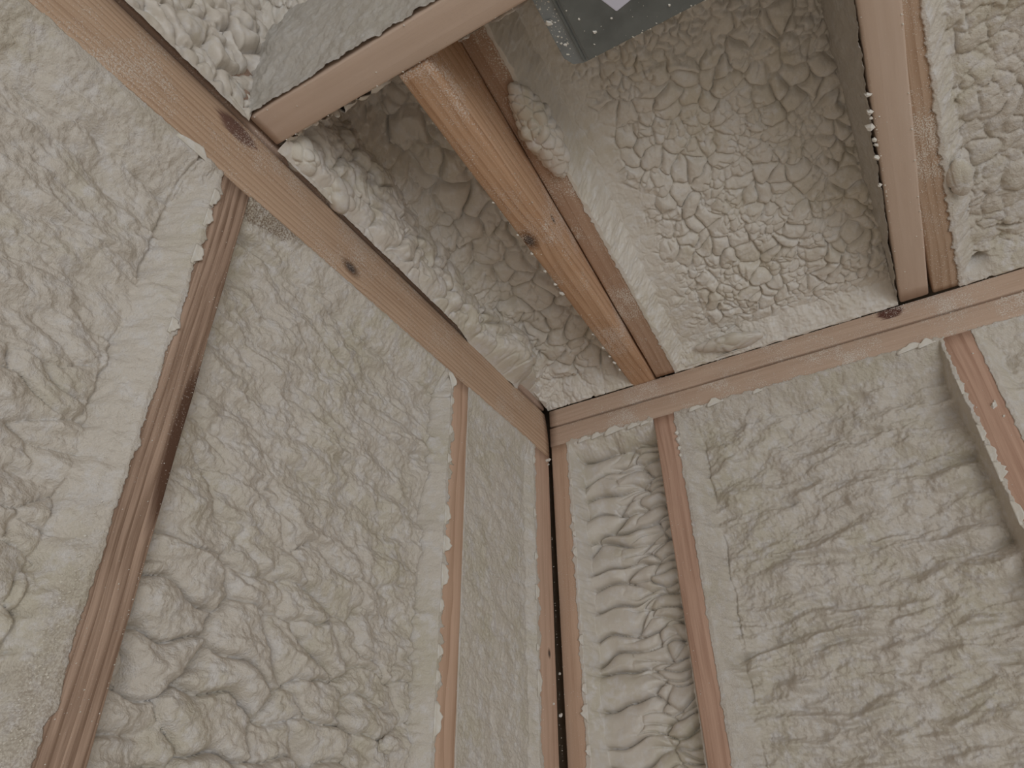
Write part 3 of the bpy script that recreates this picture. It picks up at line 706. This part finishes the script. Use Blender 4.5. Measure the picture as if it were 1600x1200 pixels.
specks(plate_lo, [((0.02, 0, -0.051), (1.0, 0, 0), (0, 0, 0.046), YN)], 420, 0.0006, 0.0016, 2, edge=0.35)
specks(plate_left, [((0.0, -0.02, -0.078), (0, -1.2, 0), (0, 0, 0.075), XN)], 260, 0.0005, 0.0012, 3, edge=0.3)
specks(stud_l1, [((0.0, -0.909, -0.09), (0, 0, -0.7), (0, 0.041, 0), XN)], 220, 0.0005, 0.0011, 4, edge=0.6)
specks(stud_l2, [((0.0, -0.384, -0.09), (0, 0, -0.7), (0, 0.048, 0), XN)], 70, 0.0005, 0.0011, 5, edge=0.6)
specks(stud_l3, [((0.0, -0.076, -0.09), (0, 0, -0.65), (0, 0.068, 0), XN)], 160, 0.0005, 0.0014, 6, edge=0.7)
specks(stud_r0, [((0.005, 0.0, -0.06), (0, 0, -0.65), (0.038, 0, 0), YN)], 140, 0.0005, 0.0012, 7, edge=0.5)
specks(stud_r1, [((0.246, 0.0, -0.06), (0.012, 0, -0.65), (0.042, 0, 0), YN)], 70, 0.0006, 0.0014, 8, edge=0.5)
specks(stud_r2, [((0.786, 0.0, -0.06), (0, 0, -0.4), (0.044, 0, 0), YN)], 40, 0.0006, 0.0030, 9, edge=0.3)
specks(joist_a, [((0.209, -0.03, 0.044), (0.006, -0.8, 0), (0.048, 0, 0), ZN), ((0.262, -0.30, 0.05), (0.003, -0.54, 0), (0, 0, 0.10), XN)], 420, 0.0005, 0.0015, 10, edge=0.4)
specks(rafter_b, [((0.266, -0.02, Z0 + 0.003), (0, -0.80, 0.144), (0.041, 0, 0), ZN)], 420, 0.0005, 0.0010, 11)
specks(joist_c, [((0.749, -0.01, 0.0455), (0.007, -0.75, 0), (0.045, 0, 0), ZN)], 150, 0.0005, 0.0022, 12, edge=0.75)
specks(rafter_d, [((0.804, -0.01, Z0 + 0.0045), (0, -0.70, 0.126), (0.041, 0, 0), ZN)], 700, 0.0006, 0.0011, 13)
specks(header, [((0.01, -0.85, 0.040), (0.5, 0, 0), (0, -0.05, 0), ZN)], 70, 0.0005, 0.0018, 14, edge=0.7)
specks(mbox, [((0.44, -0.735, BZ - 0.0015), (0.26, 0, 0), (0, -0.1, 0), ZN)], 40, 0.0004, 0.0016, 15)
specks(mbox, [((0.44, -0.7345, BZ - 0.001), (0.26, 0, 0), (0, -0.004, 0), ZN), ((0.413, -0.75, BZ + 0.002), (0, -0.09, 0), (0.018, 0, 0), ZN)], 150, 0.0006, 0.0022, 16)
specks(foam_l1, [((-0.004, -0.935, -0.42), (0, 0.0, -0.42), (0, 0.022, 0), XN)], 500, 0.0006, 0.0016, 17)
# single flakes that show one by one
for i, (x, y, sz) in enumerate([(0.745, -0.503, 0.006), (0.744, -0.472, 0.0065), (0.742, -0.445, 0.009), (0.744, -0.420, 0.006), (0.743, -0.385, 0.0075), (0.741, -0.326, 0.006), (0.749, -0.355, 0.003), (0.744, -0.462, 0.004), (0.745, -0.408, 0.0045)]):
    chip((x + 0.0045, y, 0.047), sz, (-0.4, 0, -1), joist_c, 40 + i)
for i, (x, y, sz) in enumerate([(0.462, -0.766, 0.0036), (0.455, -0.752, 0.0016), (0.452, -0.791, 0.0022), (0.555, -0.752, 0.0026), (0.418, -0.805, 0.006), (0.423, -0.770, 0.003), (0.487, -0.772, 0.0022)]):
    chip((x, y, BZ - 0.002), sz, ZN, mbox, 60 + i, 'foam_drop')
for i, (z, sz) in enumerate([(-0.202, 0.0075), (-0.196, 0.003), (-0.225, 0.003)]):
    chip((0.815 + 0.003 * i, -0.001, z), sz, YN, stud_r2, 70 + i)
for i, (z, sz) in enumerate([(-0.10, 0.006), (-0.115, 0.008), (-0.135, 0.006), (-0.15, 0.005)]):
    chip((0.289, -0.002, z), sz, YN, stud_r1, 80 + i)
for i, (y, zz, sz) in enumerate([(-0.07, 0, 0.004), (-0.10, 0, 0.005), (-0.125, 0, 0.004), (-0.16, 0, 0.004), (-0.21, 0, 0.003), (-0.35, 0, 0.007), (-0.38, 0, 0.005), (-0.42, 0, 0.004), (-0.47, 0, 0.004), (-0.52, 0, 0.003), (-0.60, 0, 0.003)]):
    chip((0.207 + 0.0097 * -y, y, 0.0445), sz, (-0.5, 0, -1), joist_a, 90 + i)
for i, (y, z, sz) in enumerate([(-0.036, -0.585, 0.004), (-0.009, -0.60, 0.005), (-0.006, -0.53, 0.004), (-0.006, -0.085, 0.006), (-0.012, -0.10, 0.005), (-0.020, -0.094, 0.006)]):
    chip((0.001, y, z), sz, (1, -0.5, 0), stud_l3, 120 + i)

def shaving(c, along, out, nrm, ln, wd, curl, parent, seed, name='foam_shaving'):
    """thin torn flap: runs ln along an edge, reaches wd outwards and curls up off the surface"""
    r = random.Random(seed)
    along, out, nrm = (Vector(x).normalized() for x in (along, out, nrm))
    nu, nv = 9, 6; top = []; bot = []
    rough = [r.uniform(0.55, 1.15) for _ in range(nu)]
    for i in range(nu):
        t = i / (nu - 1); env = math.sin(math.pi * min(1, t * 1.15 + 0.02))**0.6 * rough[i]
        for j in range(nv):
            q = j / (nv - 1); ang = curl * q * (0.7 + 0.3 * t)
            rad = wd / max(curl, 0.2)
            x = rad * math.sin(ang) * env - 0.004 * (1 - q); z = rad * (1 - math.cos(ang)) * env + 0.0006
            p = along * (ln * (t - 0.5)) + out * x + nrm * z
            nn = (nrm * math.cos(ang) - out * math.sin(ang)).normalized()
            top.append(p + nn * 0.0008); bot.append(p - nn * 0.0006)
    V = [tuple(v) for v in top + bot]; K = nu * nv; F = []
    g = lambda i, j, s: s * K + i * nv + j
    for i in range(nu - 1):
        for j in range(nv - 1):
            F.append((g(i, j, 0), g(i + 1, j, 0), g(i + 1, j + 1, 0), g(i, j + 1, 0))); F.append((g(i, j, 1), g(i, j + 1, 1), g(i + 1, j + 1, 1), g(i + 1, j, 1)))
        for j in (0, nv - 1): F.append((g(i, j, 0), g(i, j, 1), g(i + 1, j, 1), g(i + 1, j, 0)))
    for i in (0, nu - 1):
        for j in range(nv - 1): F.append((g(i, j, 0), g(i, j + 1, 0), g(i, j + 1, 1), g(i, j, 1)))
    o = mesh_obj(name, V, F, M_CHIP, parent, True)
    o.location = Vector(c) - parent.location
    import bmesh
    bm = bmesh.new(); bm.from_mesh(o.data); bmesh.ops.recalc_face_normals(bm, faces=bm.faces[:]); bm.to_mesh(o.data); bm.free()
    return o
def l2y(z): return -0.386 + 0.0176 * (z + 0.081)
for i, (z, ln, wd, cu) in enumerate([(-0.20, 0.020, 0.007, 0.7), (-0.255, 0.018, 0.007, 0.8), (-0.355, 0.035, 0.011, 0.9), (-0.405, 0.030, 0.016, 1.1), (-0.455, 0.040, 0.016, 0.9), (-0.50, 0.02, 0.006, 0.6), (-0.565, 0.02, 0.008, 0.8), (-0.60, 0.02, 0.006, 0.8), (-0.655, 0.050, 0.014, 1.2), (-0.14, 0.02, 0.006, 0.6)]):
    shaving((0.001, l2y(z), z), (0, 0, -1), (0, 1, 0), XN, ln, wd, cu, foam_l2, 200 + i)
shaving((0.001, -0.392, -0.098), (0, 0.5, -1), (0, 1, 0.2), XN, 0.034, 0.016, 1.6, foam_l2, 220)
for i, (z, ln, wd, cu) in enumerate([(-0.40, 0.03, 0.010, 0.5), (-0.33, 0.015, 0.006, 0.8), (-0.50, 0.012, 0.006, 1.2), (-0.56, 0.045, 0.013, 0.4), (-0.12, 0.02, 0.006, 0.8), (-0.24, 0.02, 0.005, 0.6)]):
    shaving((0.001, -0.080 + 0.0242 * (z + 0.081), z), (0, 0, -1), (0, 1, 0), XN, ln, wd, cu, foam_l3, 230 + i)
for i, (z, ln, wd, cu) in enumerate([(-0.235, 0.018, 0.006, 1.0), (-0.265, 0.014, 0.005, 1.0), (-0.305, 0.022, 0.007, 0.8), (-0.475, 0.020, 0.006, 0.7), (-0.56, 0.02, 0.007, 0.9), (-0.60, 0.03, 0.012, 0.5), (-0.66, 0.02, 0.008, 0.9), (-0.15, 0.02, 0.004, 0.7)]):
    shaving((0.047, -0.001, z), (0, 0, -1), (-1, 0, 0), YN, ln, wd, cu, foam_r1, 250 + i)
for i, (x, ln, wd, cu) in enumerate([(0.085, 0.03, 0.010, 1.0), (0.115, 0.025, 0.011, 1.2), (0.155, 0.045, 0.016, 1.0), (0.20, 0.03, 0.009, 0.8), (0.225, 0.02, 0.006, 0.8)]):
    shaving((x, -0.001, -0.056), (1, 0, 0.15), (0, 0, 1), YN, ln, wd, cu, foam_r1, 270 + i)
for i, (x, ln, wd, cu) in enumerate([(0.335, 0.03, 0.007, 0.9), (0.375, 0.035, 0.012, 1.1), (0.46, 0.02, 0.005, 0.8), (0.735, 0.05, 0.010, 0.9), (0.76, 0.03, 0.012, 1.2)]):
    shaving((x, -0.001, -0.055), (1, 0, 0.15), (0, 0, 1), YN, ln, wd, cu, foam_r2, 280 + i)
for i, (z, ln, wd, cu) in enumerate([(-0.245, 0.03, 0.009, 0.8), (-0.285, 0.035, 0.010, 0.6), (-0.315, 0.035, 0.014, 0.4), (-0.385, 0.04, 0.012, 0.6), (-0.155, 0.03, 0.004, 0.6)]):
    shaving((0.783, -0.001, z), (0, 0, -1), (1, 0, 0), YN, ln, wd, cu, foam_r2, 290 + i)
for i, (z, ln, wd, cu) in enumerate([(-0.165, 0.03, 0.008, 0.7), (-0.225, 0.03, 0.012, 0.9), (-0.13, 0.03, 0.010, 0.3), (-0.33, 0.02, 0.008, 0.8)]):
    shaving((0.001, -0.912, z), (0, 0, -1), (0, 1, 0), XN, ln, wd, cu, foam_l1, 300 + i)
shaving((0.001, -0.955, -0.084), (0, 1, 0), (0, 0.2, 1), XN, 0.05, 0.012, 1.2, foam_l1, 310)
for i, (x, ln, wd, cu) in enumerate([(0.36, 0.06, 0.010, 0.8), (0.43, 0.07, 0.014, 1.0), (0.52, 0.05, 0.006, 0.6), (0.62, 0.05, 0.006, 0.6)]):
    shaving((x, -0.002, 0.050), (1, 0, 0.05), (0, -1, -0.2), (0, -0.3, -1), ln, wd, cu, foam_c2, 320 + i)
